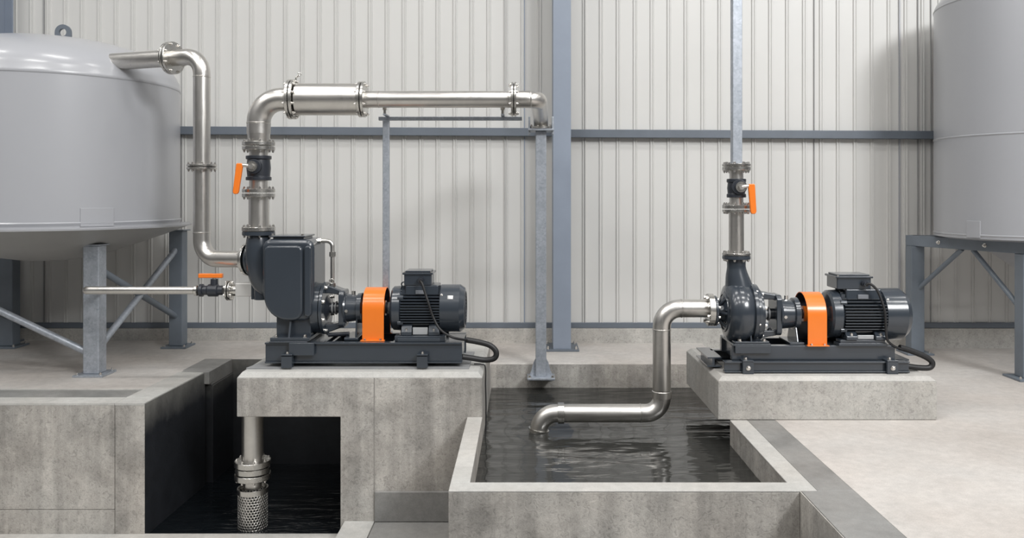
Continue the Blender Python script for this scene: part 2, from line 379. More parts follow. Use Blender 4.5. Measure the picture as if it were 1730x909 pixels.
def waterplane(name, x0, x1, y0, y1, z, mat, cx, cy, amp, label, step=.03):
    b = NB(); nx = int((x1-x0)/step); ny = int((y1-y0)/step); g = []
    for j in range(ny+1):
        row = []
        for i in range(nx+1):
            x = x0+(x1-x0)*i/nx; y = y0+(y1-y0)*j/ny; r = math.hypot(x-cx, (y-cy))
            h = amp*math.sin(r*26)*math.exp(-r*1.5)+amp*.45*math.sin(x*5+y*13+1.5*math.sin(x*2.3+y*3))*math.exp(-r*.5)+amp*.3*math.sin(y*31-x*9+2*math.sin(x*4))
            row.append(b.verts.new((x, y, z+h)))
        g.append(row)
    for j in range(ny):
        for i in range(nx):
            if g[j][i+1].co.x > 1.66 and g[j][i].co.y < 6.62 and x1 > 2: continue
            b.faces.new((g[j][i], g[j][i+1], g[j+1][i+1], g[j+1][i]))
    bmesh.ops.delete(b, geom=[v for v in b.verts if not v.link_faces], context='VERTS')
    o = build(name, b, mat, ang=180); return tagt(o, label, 'water', kind='stuff')
waterplane('pool_water', -.337, 2.1, 5.2, 8.59, WP, 'water', .135, 7.0, .0035, 'dark rippling water filling the open concrete pool in the middle')
waterplane('pit_water', -3.10, -1.49, 6.815, 8.65, WQ, 'pit_water', -2.29, 7.0, .003, 'black water at the bottom of the pit under the left pump plinth', .04)

# ------------------------------------------------------------------ plinths
b = NB(); x0, x1 = -2.332, -.337; zt = .36; c = .045
prism(b, [(x0, 0), (-1.49, 0), (-1.49, -1.3), (x1, -1.3), (x1, zt-c), (x0, zt-c)], 'y', 6.73, 8.28)
p1 = build('concrete_plinth', b, 'conc', bevel=.006)
tagt(p1, 'tall concrete plinth bridging the dark pit beneath the left pump', 'plinth')
b = NB()
def captop(b, x0, x1, y0, y1, z0, z1, c):
    A = [b.verts.new(p) for p in ((x0, y0, z0), (x1, y0, z0), (x1, y1, z0), (x0, y1, z0))]
    B = [b.verts.new(p) for p in ((x0+c, y0+c, z1), (x1-c, y0+c, z1), (x1-c, y1-c, z1), (x0+c, y1-c, z1))]
    for i in range(4): b.faces.new((A[i], A[(i+1) % 4], B[(i+1) % 4], B[i]))
    b.faces.new(A); b.faces.new(B)
captop(b, x0, x1, 6.73, 8.28, zt-c, zt, .035); build('chamfered_top', b, 'conc_cap', p1, bevel=.004)
b = NB(); box(b, -1.218, -1.210, 6.728, 6.74, -.84, zt-c); build('casting_joint', b, 'joint', p1)
b = NB(); x0, x1 = 1.555, 3.308; zt2 = .345
box(b, x0, x1, 6.635, 7.93, 0.002, zt2-.035)
p2 = build('concrete_plinth', b, 'conc_light', bevel=.006)
tagt(p2, 'low pale concrete plinth under the right pump beside the pool', 'plinth')
b = NB(); captop(b, x0, x1, 6.635, 7.93, zt2-.035, zt2, .04); build('chamfered_top', b, 'conc_cap', p2, bevel=.004)

# ------------------------------------------------------------------ tanks
def beam(b, p, q, w):
    """round or square bar between two points"""
    return cyl(b, p, q, w, 20)
def arc_plate(t, cx, cy, R, a0, a1, z0, z1, n=10):
    b = NB(); P = lambda a, r, z: (cx+r*math.cos(a), cy+r*math.sin(a), z); rows = []
    for k in range(n+1):
        a = math.radians(a0+(a1-a0)*k/n); rows.append([b.verts.new(P(a, r_, z)) for r_, z in ((R+.009, z0), (R+.009, z1), (R-.01, z1), (R-.01, z0))])
    for A, B in zip(rows, rows[1:]):
        for i in range(4): b.faces.new((A[i], A[(i+1) % 4], B[(i+1) % 4], B[i]))
    b.faces.new(rows[0]); b.faces.new(rows[-1]); build('access_plate', b, 'tank', t, bevel=.003)
def tank_left():
    cx, cy = -4.80, 8.38; R = 1.225
    t = thing('storage_tank', (cx, cy, ZL), 'large pale grey domed steel tank on legs at the left edge', 'tank')
    zb, zs = 1.50, 2.895
    b = NB(); lathe(b, [(zb, R), (zs, R)], (cx, cy, 0), (0, 0, 1), 96); build('shell', b, 'tank', t)
    pr = [(zs-.012, R+.004), (zs+.006, R+.010), (zs+.02, R+.002)]
    for k in range(1, 15):
        a = k/14*PI/2; pr.append((zs+.02+.455*math.sin(a), R*(math.cos(a)**.86)))
    b = NB(); lathe(b, pr, (cx, cy, 0), (0, 0, 1), 96); build('dome', b, 'tank', t, ang=50)
    b = NB(); lathe(b, [(zb+.028, R+.002), (zb+.05, R+.012), (zb+.06, R+.002)], (cx, cy, 0), (0, 0, 1), 96); lathe(b, [(zb-.012, R), (zb-.012, R+.115), (zb+.004, R+.118), (zb+.014, R+.0)], (cx, cy, 0), (0, 0, 1), 96)
    build('bottom_rim', b, 'tank', t)
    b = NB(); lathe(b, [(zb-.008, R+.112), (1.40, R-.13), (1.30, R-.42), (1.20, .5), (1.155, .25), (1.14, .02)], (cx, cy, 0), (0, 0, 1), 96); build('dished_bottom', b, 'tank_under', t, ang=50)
    # hatch plate on the shell
    arc_plate(t, cx, cy, R, -48.8, -35.2, 1.515, 1.685)
    # lifting lug
    lx, ly, lz = -4.64, 8.35, 3.35
    b = NB(); n = 24; W_ = .08; outer = [(lx-W_, lz), ]; outer = [(lx+W_, lz), (lx+W_, lz+.09)]+[(lx+W_*math.cos(a), lz+.09+W_*math.sin(a)) for a in [PI*k/12 for k in range(1, 12)]]+[(lx-W_, lz+.09), (lx-W_, lz)]
    inner = [(lx+.038*math.cos(a), lz+.09+.038*math.sin(a)) for a in [-PI/2+2*PI*k/20 for k in range(20)]]
    # plate with a hole: bridge outer outline to the hole
    def loop(pts, y): return [b.verts.new((p[0], y, p[1])) for p in pts]
    for y0, y1 in ((ly-.015, ly+.015),):
        oA, iA, oB, iB = loop(outer, y0), loop(inner, y0), loop(outer, y1), loop(inner, y1)
        for L0, L1 in ((oA, oB), (iA, iB)):
            for i in range(len(L0)): b.faces.new((L0[i], L0[(i+1) % len(L0)], L1[(i+1) % len(L1)], L1[i]))
        for O, I in ((oA, iA), (oB, iB)):
            es = [b.edges.get((L[i], L[(i+1) % len(L)])) for L in (O, I) for i in range(len(L))]
            bmesh.ops.triangle_fill(b, edges=es, use_beauty=True)
    lg = build('lifting_lug', b, 'blue_dark', t)
    b = NB(); cyl(b, (lx, ly, lz-.06), (lx, ly, lz+.012), .15, 32, .12); build('lug_pad', b, 'tank', t)
    legs = [(-4.09, 7.9, 1.325), (-3.9, 9.35, 1.40), (-5.8, 9.35, 1.36), (-5.75, 7.8, 1.36)]
    for lx, ly, lt in legs:
        mt = 'galv' if ly < 8 else 'stand'
        b = NB(); box(b, lx-.076, lx+.076, ly-.076, ly+.076, ZL+.02, lt); lg = build('leg', b, mt, t, bevel=.01)
        b = NB(); box(b, lx-.14, lx+.14, ly-.14, ly+.14, ZL, ZL+.02); pl = build('foot_plate', b, mt, lg, bevel=.003)
        b = NB(); box(b, lx-.1, lx+.1, ly-.1, ly+.1, lt, lt+.012); build('cap_plate', b, mt, lg, bevel=.003)
        for sx in (-1, 1):
            for sy in (-1, 1): 
                q = bolt(t, (lx+sx*.11, ly+sy*.11, ZL+.02), (0, 0, 1), .01, .03)
    A, B_, C_, D_ = [Vector((l[0], l[1], 0)) for l in legs]
    up = lambda v, z: v+Vector((0, 0, z))
    for (p, q) in (((A, .27), (D_, 1.1)), ((A, 1.1), (D_, .3)), ((A, .3), (B_, 1.22)), ((A, 1.12), (B_, .42)), ((C_, .42), (D_, 1.1))):
        if (p[0] is A and q[0] is D_ and p[1] > 1): continue
        b = NB(); beam(b, up(*p), up(*q), .034); build('brace', b, 'stand' if p[0] is not A or q[0] is B_ and p[1] > 1 else 'galv', t)
    return t
tank_left()
def tank_right():
    cx, cy = 5.45, 8.7; R = 1.03
    t = thing('storage_tank', (cx, cy, 0), 'tall pale grey steel tank on a beam stand at the right edge', 'tank')
    b = NB(); lathe(b, [(1.365, R), (3.80, R)], (cx, cy, 0), (0, 0, 1), 96); build('shell', b, 'tank', t)
    for z in (2.40, 3.80, 1.40):
        b = NB(); lathe(b, [(z-.012, R-.001), (z-.004, R+.006), (z+.004, R+.006), (z+.012, R-.001)], (cx, cy, 0), (0, 0, 1), 96, False); build('weld_seam', b, 'tank', t)
    b = NB(); pr = [(3.80, R)]+[(3.80+.26*math.sin(k/12*PI/2), R*math.cos(k/12*PI/2)**.6) for k in range(1, 13)]
    lathe(b, pr, (cx, cy, 0), (0, 0, 1), 96); build('dome', b, 'tank', t, ang=50)
    b = NB(); lathe(b, [(1.37, R-.01), (1.345, R-.1), (1.335, .62), (1.20, .5), (1.02, .25), (.98, .12), (.96, .02)], (cx, cy, 0), (0, 0, 1), 72); build('conical_bottom', b, 'tank', t, ang=50)
    arc_plate(t, cx, cy, R, 198.8, 207.3, 1.375, 1.545)
    L = Vector((4.46, 9.45, 0)); Rr = Vector((4.93, 8.13, 0)); R2 = Vector((6.35, 8.13, 0)); L2 = Vector((6.35, 9.45, 0))
    zb = 1.225; zt = 1.345
    for P in (L, Rr, R2, L2):
        w = .075; b = NB(); box(b, P.x-w, P.x+w, P.y-w, P.y+w, .02, zb); lg = build('leg', b, 'stand', t, bevel=.008)
        b = NB(); box(b, P.x-.15, P.x+.15, P.y-.15, P.y+.15, 0, .02); build('foot_plate', b, 'stand', lg, bevel=.003)
        for sx in (-1, 1): bolt(lg, (P.x+sx*.115, P.y-.1, .02), (0, 0, 1), .01, .03)
    def rbeam(P, Q, ext=.08):
        d = (Q-P).normalized(); n = Vector((-d.y, d.x, 0)); P = P-d*ext; Q = Q+d*ext
        b = NB(); poly = [P+n*.06, Q+n*.06, Q-n*.06, P-n*.06]; prism(b, [(v.x, v.y) for v in poly], 'z', zb, zt); return build('ring_beam', b, 'stand', t, bevel=.006), d, n
    bo, d, n = rbeam(L, Rr)
    for f in (.28, .70):
        q = L+(Rr-L)*f; q.z = (zb+zt)/2
        bolt(bo, q-n*.06 if n.x > 0 else q+n*.06, Vector((-abs(n.x), -abs(n.y), 0)), .014, .04)
    rbeam(Rr, R2, .03); rbeam(L, L2, .03)
    up = lambda P, z: Vector((P.x, P.y, z))
    mid = L+(Rr-L)*.5
    for P, z, f in ((L, .70, .46), (Rr, .62, .56)):
        b = NB(); cyl(b, up(P, z), up(L+(Rr-L)*f, zb), .026, 18); build('brace', b, 'stand', t)
    return t
tank_right()

# ------------------------------------------------------------------ motors, guards, pumps
def motor(cx0, L, ay, az, r, base, label, flip, box_x, group='electric motors'):
    """axis along x from cx0; base = height of the pads it stands on"""
    t = thing('electric_motor', (cx0+L/2, ay, base), label, 'motor')
    X = lambda f: cx0+L*f
    b = NB(); lathe(b, [(0, r*.55), (.004, r*.86), (.02, r*.95), (L*.13, r*.97), (L*.15, r*.90)], (cx0, ay, az), (1, 0, 0), 48)
    eb = build('end_bell', b, 'pump', t)
    for a in (35, 145, 215, 325):
        q = Vector((cx0+L*.135, ay+math.cos(math.radians(a))*r*.93, az+math.sin(math.radians(a))*r*.93)); b = NB(); cyl(b, q-Vector((.018, 0, 0)), q+Vector((.03, 0, 0)), .022, 14); build('bolt_ear', b, 'pump', eb)
    b = NB(); lathe(b, [(L*.12, r*.80), (L*.68, r*.80)], (cx0, ay, az), (1, 0, 0), 48); build('body', b, 'pump', t)
    # cooling fins, each a blade along the axis
    b = NB(); nf = 13
    for side in (-1, 1):
        for k in range(nf):
            z = -r*.72+k*(r*1.40/(nf-1)); 
            zz = max(-.95*r, min(.95*r, z)); yb = math.sqrt(max(0, (r*.80)**2-zz*zz)); yo = math.sqrt(max(0, (r*1.01)**2-zz*zz))
            if abs(zz) > .55*r: yo = yb+.035
            y0, y1 = sorted((side*(yb-.02), side*yo)); box(b, X(.15), X(.665), ay+y0, ay+y1, az+zz-.0048, az+zz+.0048)
    for k in range(9):
        yy = -r*.5+k*r/8; zb_ = math.sqrt((r*.80)**2-yy*yy)
        box(b, X(.15), X(.665), ay+yy-.0035, ay+yy+.0035, az+zb_-.02, az+math.sqrt((r*.985)**2-yy*yy)); box(b, X(.15), X(.665), ay+yy-.0035, ay+yy+.0035, az-math.sqrt((r*.985)**2-yy*yy), az-zb_+.02)
    build('cooling_fins', b, 'pump', t, smooth=False)
    # smooth panel under the terminal box with a nameplate
    b = NB(); prism(b, [(ay-r*.62, az+r*.62), (ay+r*.62, az+r*.62), (ay+r*.58, az+r*1.06), (ay-r*.58, az+r*1.06)], 'x', X(.2), X(.64)); build('terminal_saddle', b, 'pump', t, bevel=.012)
    b = NB(); lathe(b, [(L*.66, r*.98), (L*.665, r*1.03), (L*.92, r*1.03), (L*.985, r*.88), (L*.99, r*.80)], (cx0, ay, az), (1, 0, 0), 56); fc = build('fan_cover', b, 'pump', t, bevel=.003)
    b = NB()
    for rr in (.70, .56, .42, .28, .14): lathe(b, [(L*.99, r*rr+.004), (L*.996, r*rr+.004), (L*.996, r*rr-.004), (L*.99, r*rr-.004)], (cx0, ay, az), (1, 0, 0), 36, False)
    build('fan_grille', b, 'pump_dark', fc)
    for a in (60, 140, 250, 320):
        q = Vector((X(.69), ay+r*1.03*math.cos(math.radians(a)), az+r*1.03*math.sin(math.radians(a)))); bolt(fc, q, q-Vector((X(.69), ay, az)), .006, .008)
    # terminal box
    bx0, bx1 = box_x; zb0 = az+r*1.04; zb1 = zb0+.105
    b = NB(); box(b, bx0, bx1, ay-.12, ay+.12, zb0, zb1); tb = build('terminal_box', b, 'pump', t, bevel=.01)
    b = NB(); box(b, bx0-.012, bx1+.012, ay-.132, ay+.132, zb1-.012, zb1+.006); box(b, bx0+.01, bx1-.01, ay-.11, ay+.11, zb1+.006, zb1+.02); build('lid', b, 'pump', tb, bevel=.005)
    for sx in (bx0+.005, bx1-.005): bolt(tb, (sx, ay-.125, zb1+.004), (0, 0, 1), .006, .012, mat='bolt')
    gx = bx0+(bx1-bx0)*(.62 if not flip else .78)
    b = NB(); cyl(b, (gx, ay-.12, zb0+.05), (gx, ay-.15, zb0+.05), .026, 12); cyl(b, (gx, ay-.15, zb0+.05), (gx, ay-.175, zb0+.045), .019, 16); build('cable_gland', b, 'pump_dark', tb)
    # name plate
    b = NB(); box(b, X(.34), X(.47), ay-r*.66, ay-r*.6, az+r*.68, az+r*.84); pl = build('nameplate', b, 'plate', t, bevel=.002)
    # lifting eye on the end bell
    b = NB(); q = Vector((X(.16), ay-.02, az+r*.93)); tube(b, [q+Vector((.02*math.cos(a), 0, .022+.02*math.sin(a))) for a in [2*PI*k/16 for k in range(17)]], .006, 8); build('lifting_eye', b, 'pump', t)
    # feet
    for (fx0, fx1) in ((.16, .30), (.52, .66)):
        for s in (-1, 1):
            b = NB(); y1 = ay+s*r*.98; y0 = ay+s*r*.42; ya, yb = sorted((y0, y1))
            prism(b, [(y0, base), (y1, base), (y1, base+.03), (ay+s*r*.72, az-r*.55), (y0, az-r*.6)], 'x', X(fx0), X(fx1)); ft = build('foot', b, 'pump', t, bevel=.006)
            bolt(ft, (X((fx0+fx1)/2), ay+s*r*.87, base+.035), (0, 0, 1), .012, .03)
    b = NB(); box(b, X(.31), X(.51), ay-r*.86, ay-r*.80, base+.004, az-r*.72); build('foot_plate', b, 'silver', t, bevel=.004)
    # shaft
    b = NB(); cyl(b, (cx0-.075, ay, az), (cx0+.01, ay, az), .03, 24); cyl(b, (cx0-.03, ay, az), (cx0+.005, ay, az), .05, 24); build('shaft', b, 'base_grey', t)
    return t, (gx, ay-.175, zb0+.045), fc
def guard(x0, x1, ay, az, r, base, label):
    t = thing('coupling_guard', ((x0+x1)/2, ay, base), label, 'guard')
    def arch(rr, zb): return [(ay-rr, zb)]+[(ay-rr*math.cos(a), az+rr*math.sin(a)) for a in [PI*k/20 for k in range(21)]]+[(ay+rr, zb)]
    O = arch(r, base); I = arch(r-.004, base); b = NB()
    rows = [[b.verts.new((x, p[0], p[1])) for p in L] for L in (O, I) for x in (x0, x1)]
    n = len(O)
    for i in range(n-1):
        b.faces.new((rows[0][i], rows[0][i+1], rows[1][i+1], rows[1][i])); b.faces.new((rows[2][i], rows[3][i], rows[3][i+1], rows[2][i+1]))
        b.faces.new((rows[0][i], rows[2][i], rows[2][i+1], rows[0][i+1])); b.faces.new((rows[1][i], rows[1][i+1], rows[3][i+1], rows[3][i]))
    for k in (0, n-1): b.faces.new((rows[0][k], rows[1][k], rows[3][k], rows[2][k]))
    build('hood', b, 'orange', t)
    O = arch(r-.0042, base+.002); I = arch(r-.009, base+.002); b = NB()  # added dark arch under the hood, stands in for its inner shade
    rows = [[b.verts.new((x, p[0], p[1])) for p in L] for L in (O, I) for x in (x0+.006, x1-.006)]
    for i in range(n-1):
        b.faces.new((rows[0][i], rows[0][i+1], rows[1][i+1], rows[1][i])); b.faces.new((rows[2][i], rows[3][i], rows[3][i+1], rows[2][i+1]))
        b.faces.new((rows[0][i], rows[2][i], rows[2][i+1], rows[0][i+1])); b.faces.new((rows[1][i], rows[1][i+1], rows[3][i+1], rows[3][i]))
    build('shade_lining', b, 'pump_dark', t)
    for x in (x0+.002, x1-.002):
        b = NB(); tube(b, [(x, p[0], p[1]) for p in arch(r-.003, base)], .0035, 8); build('rolled_edge', b, 'orange', t)
    for s in (-1, 1):
        b = NB(); ya, yb = sorted((ay+s*(r-.006), ay+s*(r+.03))); box(b, x0-.012, x1+.012, ya, yb, base, base+.008); fl = build('foot_flange', b, 'orange', t, bevel=.002)
        for x in (x0+.025, x1-.025): bolt(fl, (x, ay+s*(r+.015), base+.008), (0, 0, 1), .008, .014)
    # inner back plate screen and coupling halves
    b = NB(); cyl(b, (x0+.015, ay, az), (x0+.06, ay, az), .065, 28); cyl(b, (x1-.05, ay, az), (x1-.01, ay, az), .065, 28); cyl(b, (x0+.06, ay, az), (x1-.05, ay, az), .055, 28); build('coupling', b, 'orange', t)
    b = NB(); cyl(b, (x0-.03, ay, az), (x0+.015, ay, az), .042, 24); cyl(b, (x1-.01, ay, az), (x1+.008, ay, az), .05, 24); build('coupling_hub', b, 'pump_dark', t)
    return t
def lantern(t, xf, xh, xe, ay, az, rf, rh):
    """bearing bracket: back flange at xf, four ribs to the housing xh..xe"""
    flange(t, (xf, ay, az), (1, 0, 0), rf, .028, n=8, mat='pump', bolts=1, br=.013, bl=.03, name='cover_flange')
    for sg in (1, -1):
        Q = [(xf+.024, rf*.92), (xf+.075, rf*.86), (xh-.01, rh*1.30), (xh+.03, rh*1.22), (xh+.03, rh*.80), (xh-.005, rh*.86), (xh-.04, rh*.98), (xf+.05, rf*.60), (xf+.024, rf*.58)]
        b = NB(); prism(b, [(p, az+sg*q) for p, q in Q], 'y', ay-rh*.62, ay+rh*.62); build('bracket_arm', b, 'pump', t, bevel=.012, seg=3)
    b = NB(); prism(b, rrect(ay-rh*.95, ay+rh*.95, az-rh*1.28, az+rh*1.28, (.05, .05, .05, .05), 5), 'x', xh-.02, xh+.025); build('bracket_frame', b, 'pump', t, bevel=.006)
    b = NB(); lathe(b, [(xf+.02, rf*.55), (xf+.05, .07), (xf+.055, .045), (xh+.01, .045)], (0, ay, az), (1, 0, 0), 32); build('seal_cover', b, 'pump_dark', t)
    b = NB(); lathe(b, [(xf+.07, .03), (xf+.072, .052), (xf+.085, .052), (xf+.087, .03), (xf+.1, .03), (xf+.102, .058), (xf+.112, .058), (xf+.115, .03)], (0, ay, az), (1, 0, 0), 28); build('gland_ring', b, 'base_grey', t)
    b = NB(); lathe(b, [(xh+.01, rh*.9), (xh+.02, rh*1.1), (xh+.035, rh*1.05), (xh+.04, rh*.97), (xe-.05, rh*.88), (xe-.045, rh*1.02), (xe-.008, rh*1.05), (xe, rh*.9)], (0, ay, az), (1, 0, 0), 40)
    hs = build('bearing_housing', b, 'pump', t)
    b = NB(); cyl(b, (xe-.01, ay, az), (xe+.02, ay, az), rh*.5, 24); cyl(b, (xe, ay, az), (xe+.06, ay, az), .022, 20); build('shaft', b, 'steel', t)
    b = NB(); q = ((xh+xe)/2, ay, az+rh*.9); cyl(b, q, (q[0], ay, q[2]+.035), .016, 6); cyl(b, (xh+.05, ay-rh*.9, az-.01), (xh+.05, ay-rh*.9-.02, az-.01), .014, 6); build('oil_plug', b, 'bolt', hs)
    return hs
GRP = None
# ================= left pump set
A1, Z1, D1 = 7.17, .826, .573
CX1 = lambda px, s=195.3: (px-885)/s
# steel plate on the plinth
b = NB(); prism(b, [(-2.30, 6.86), (-.455, 6.86), (-.45, 7.58), (-2.15, 7.58)], 'z', .36, .372); o = build('ground_plate', b, 'base_grey', bevel=.002)
tagt(o, 'thin grey steel plate lying under the left pump base frame', 'plate')
t = thing('pump_base_frame', (-1.34, 7.17, .372), 'charcoal steel channel base frame carrying the left pump set', 'base frame')
X0, X1 = -2.158, -.515
b = NB()
for yf, s in ((6.90, 1), (7.43, -1)):      # two I-section side rails
    b = NB(); ya, yb = sorted((yf, yf+s*.07)); box(b, X0, X1, ya, yb, D1-.014, D1); box(b, X0, X1, ya, yb, .40, .414); yc, yd = sorted((yf+s*.02, yf+s*.03)); box(b, X0, X1, yc, yd, .414, D1-.014); build('side_rail', b, 'pump', t, bevel=.002)
b = NB()
for x in (X0+.01, -1.62, -1.05, X1-.02): b = NB(); box(b, x-.01, x+.01, 6.94, 7.39, .414, D1-.014); build('cross_member', b, 'pump', t)
for xa, xb in ((X0+.02, X0+.5), (-1.1, X1)): b = NB(); box(b, xa, xb, 6.97, 7.36, D1-.012, D1-.002); build('deck_plate', b, 'pump', t)
for x in (-1.96, -.84):
    b = NB(); box(b, x-.045, x+.045, 6.84, 6.90, .372, .48); box(b, x-.045, x+.045, 6.84, 6.935, .465, .485); ft = build('hold_down_foot', b, 'pump', t, bevel=.004); bolt(ft, (x, 6.87, .485), (0, 0, 1), .01, .025)
    b = NB(); box(b, x-.045, x+.045, 7.43, 7.5, .372, .48); build('hold_down_foot', b, 'pump', t, bevel=.004)
b = NB(); box(b, -1.085, -.66, 6.95, 7.05, D1, D1+.045); box(b, -1.06, -.70, 6.93, 6.97, D1, D1+.03); build('motor_pad', b, 'pump', t, bevel=.005)
b = NB(); box(b, -1.085, -.66, 7.29, 7.355, D1, D1+.045); build('motor_pad', b, 'pump', t, bevel=.005)
b = NB(); box(b, -2.12, -1.80, 6.885, 7.42, D1, D1+.012); box(b, -1.95, -1.74, 6.872, 6.90, .47, D1+.002); build('pump_pad', b, 'pump', t, bevel=.005)

def pump_left():
    ay, az = A1, Z1
    t = thing('self_priming_pump', (-1.97, ay, D1+.012), 'charcoal self-priming pump with a tall box-shaped casing, left pump', 'pump')
    x0, x1, z0, z1 = -2.20, -1.765, .742, 1.43
    b = NB(); prism(b, rrect(x0, x1, z0, z1, (.26, .10, .07, .07), 8), 'y', 6.95, 7.40); cs = build('casing', b, 'pump', t, bevel=.045, seg=5)
    b = NB(); prism(b, rrect(x0+.028, x1-.085, z0+.012, z1-.05, (.20, .08, .05, .05), 8), 'y', 6.915, 6.97); build('front_panel', b, 'pump', cs, bevel=.022, seg=4)
    b = NB(); prism(b, rrect(x1-.075, x1-.012, z0+.04, z1-.05, (.03, .03, .03, .03), 5), 'y', 6.925, 6.97); build('corner_rib', b, 'pump', cs, bevel=.018, seg=4)
    b = NB(); box(b, -2.12, -1.86, 7.0, 7.30, z1-.02, z1+.016); box(b, -2.145, -1.845, 6.98, 7.32, z1+.016, z1+.030); lid = build('lid', b, 'pump', t, bevel=.006)
    for x in (-2.12, -1.87): bolt(lid, (x, 7.0, z1+.030), (0, 0, 1), .009, .02)
    # discharge neck with the elbow into the casing
    nx = CX1(437); b = NB(); P = spline([(nx, ay, 1.47), (nx, ay, 1.38), (nx+.005, ay, 1.22), (nx+.05, ay, 1.05), (nx+.16, ay, .95)], 6)
    n = len(P); tube(b, P, [.088+.03*math.sin(PI*min(1, k/n*1.1))*.9 for k in range(n)], 28)
    cyl(b, (nx+.025, ay, 1.20), (nx+.025, ay, .90), .062, 24)
    build('discharge_neck', b, 'pump', t)
    flange(t, (nx, ay, 1.455), (0, 0, 1), .138, .033, n=8, mat='pump', bolts=-1, br=.009, bl=.026, name='discharge_flange')
    b = NB(); cyl(b, (-2.38, 7.276, 1.24), (-2.2, 7.23, 1.24), .10, 28); build('suction_neck', b, 'pump', t)
    flange(t, (-2.39, 7.279, 1.24), (1, -.25, 0), .145, .026, n=8, mat='pump', bolts=1, br=.009, bl=.026, name='suction_flange')
    # small lower port
    b = NB(); cyl(b, (-2.345, 7.28, .975), (-2.12, 7.28, .975), .058, 24); cyl(b, (-2.345, 7.215, .915), (-2.15, 7.215, .915), .014, 12); box(b, -2.37, -2.345, 7.20, 7.36, .895, 1.055); lp = build('drain_port', b, 'pump', t, bevel=.004)
    # pedestal with a gusset and foot flange
    b = NB(); box(b, -2.09, -1.80, 7.00, 7.34, D1+.03, .80); ped = build('pedestal', b, 'pump', t, bevel=.006)
    b = NB(); prism(b, [(6.905, D1+.04), (7.0, D1+.04), (7.0, .765), (6.96, .765)], 'x', -1.965, -1.95); build('gusset', b, 'pump', ped)
    b = NB(); box(b, -2.115, -1.785, 6.90, 7.42, D1+.012, D1+.04); fp = build('foot_flange', b, 'pump', ped, bevel=.004)
    for x in (-2.07, -1.83): bolt(t, (x, 6.93, D1+.04), (0, 0, 1), .012, .03)
    # rear cover flange and bearing bracket
    b = NB(); lathe(b, [(-1.80, .215), (-1.735, .215), (-1.73, .20)], (0, ay, az), (1, 0, 0), 48); build('volute_ring', b, 'pump', t)
    lantern(t, -1.728, -1.56, -1.385, ay, az, .225, .125)
    b = NB(); prism(b, [(7.09, .80), (7.25, .80), (7.30, D1+.02), (7.04, D1+.02)], 'x', -1.435, -1.42); box(b, -1.52, -1.40, 7.0, 7.34, D1, D1+.022); build('support_foot', b, 'pump', t, bevel=.004)
    b = NB(); cyl(b, (-1.68, ay-.05, .60), (-1.5, ay-.05, .612), .017, 14); cyl(b, (-1.68, ay-.05, .60), (-1.70, ay-.05, .68), .014, 14); build('drain_pipe', b, 'pump_dark', t)
    # vent pipe on the right of the casing
    b = NB(); tube(b, fillet([(-1.80, ay, 1.405), (-1.655, ay, 1.405), (-1.655, ay, 1.03)], .05, 8), .018, 16); vp = build('vent_pipe', b, 'steel', t)
    b = NB(); cyl(b, (-1.655, ay, 1.27), (-1.655, ay, 1.31), .028, 6); cyl(b, (-1.78, ay, 1.405), (-1.75, ay, 1.405), .026, 6); cyl(b, (-1.655, ay, 1.0), (-1.655, ay, 1.04), .026, 6); build('pipe_fitting', b, 'flange', vp)
    b = NB(); tube(b, [(-1.655+.02*math.cos(a), ay-.03, 1.06+.02*math.sin(a)) for a in [2*PI*k/14 for k in range(15)]], .005, 8); build('vent_ring', b, 'flange', vp)
    b = NB(); cyl(b, (-1.655, ay, .98), (-1.655, ay, 1.02), .022, 16); build('vent_boss', b, 'pump', t)
pump_left()
guard(-1.3625, -1.183, A1, Z1, .18, D1, 'orange arched coupling guard between the left pump and its motor')
m1, gl1, fc1 = motor(-1.138, .641, A1, Z1, .198, D1+.045, 'charcoal finned electric motor of the left pump with white square sticker', False, (-1.02, -.785))
b = NB(); rr = .198*1.03+.001
ang0 = [math.radians(142+2.4*k) for k in range(5)]
P = lambda a, x: (x, A1+rr*math.cos(a), Z1+rr*math.sin(a))
vs = [[b.verts.new(P(a, x)) for a in ang0] for x in (-.645, -.598)]
for i in range(4): b.faces.new((vs[0][i], vs[0][i+1], vs[1][i+1], vs[1][i]))
o = build('white_sticker', b, 'white', fc1); sm = o.modifiers.new('thickness', 'SOLIDIFY'); sm.thickness = .001

# ================= right pump set
A2, Z2, D2 = 7.0, .80, .561
t = thing('pump_base_frame', (2.45, 7.0, .345), 'two-tier charcoal steel base frame carrying the right pump set', 'base frame')
b = NB(); ux0, ux1 = 1.715, 3.06
for ya, yb in ((6.83, 6.89), (7.19, 7.25)): b = NB(); box(b, ux0, ux1, ya, yb, .444, D2); build('upper_rail', b, 'pump', t, bevel=.004)
b = NB()
for x in (1.75, 2.3, 2.85, 3.04): b = NB(); box(b, x-.01, x+.01, 6.89, 7.19, .45, D2-.01); build('cross_member', b, 'pump', t)
b = NB(); box(b, 2.5, 3.03, 6.89, 7.19, D2-.012, D2-.004); build('deck_plate', b, 'pump', t)
for yf, s in ((6.76, 1), (7.33, -1)):
    b = NB(); ya, yb = sorted((yf, yf+s*.075)); box(b, 1.64, 3.15, ya, yb, .43, .442); box(b, 1.64, 3.15, ya, yb, .352, .364); yc, yd = sorted((yf+s*.02, yf+s*.032)); box(b, 1.64, 3.15, yc, yd, .364, .43); build('lower_rail', b, 'pump', t, bevel=.002)
for x, y0_, y1_ in ((1.60, 6.95, 7.40), (3.13, 6.86, 7.30)):
    b = NB(); box(b, x-.06, x+.06, y0_, y1_, .36, .372); box(b, x-.06, x+.06, y0_, y1_, .43, .442); box(b, x-.02, x, y0_, y1_, .372, .43); build('end_beam', b, 'pump', t)
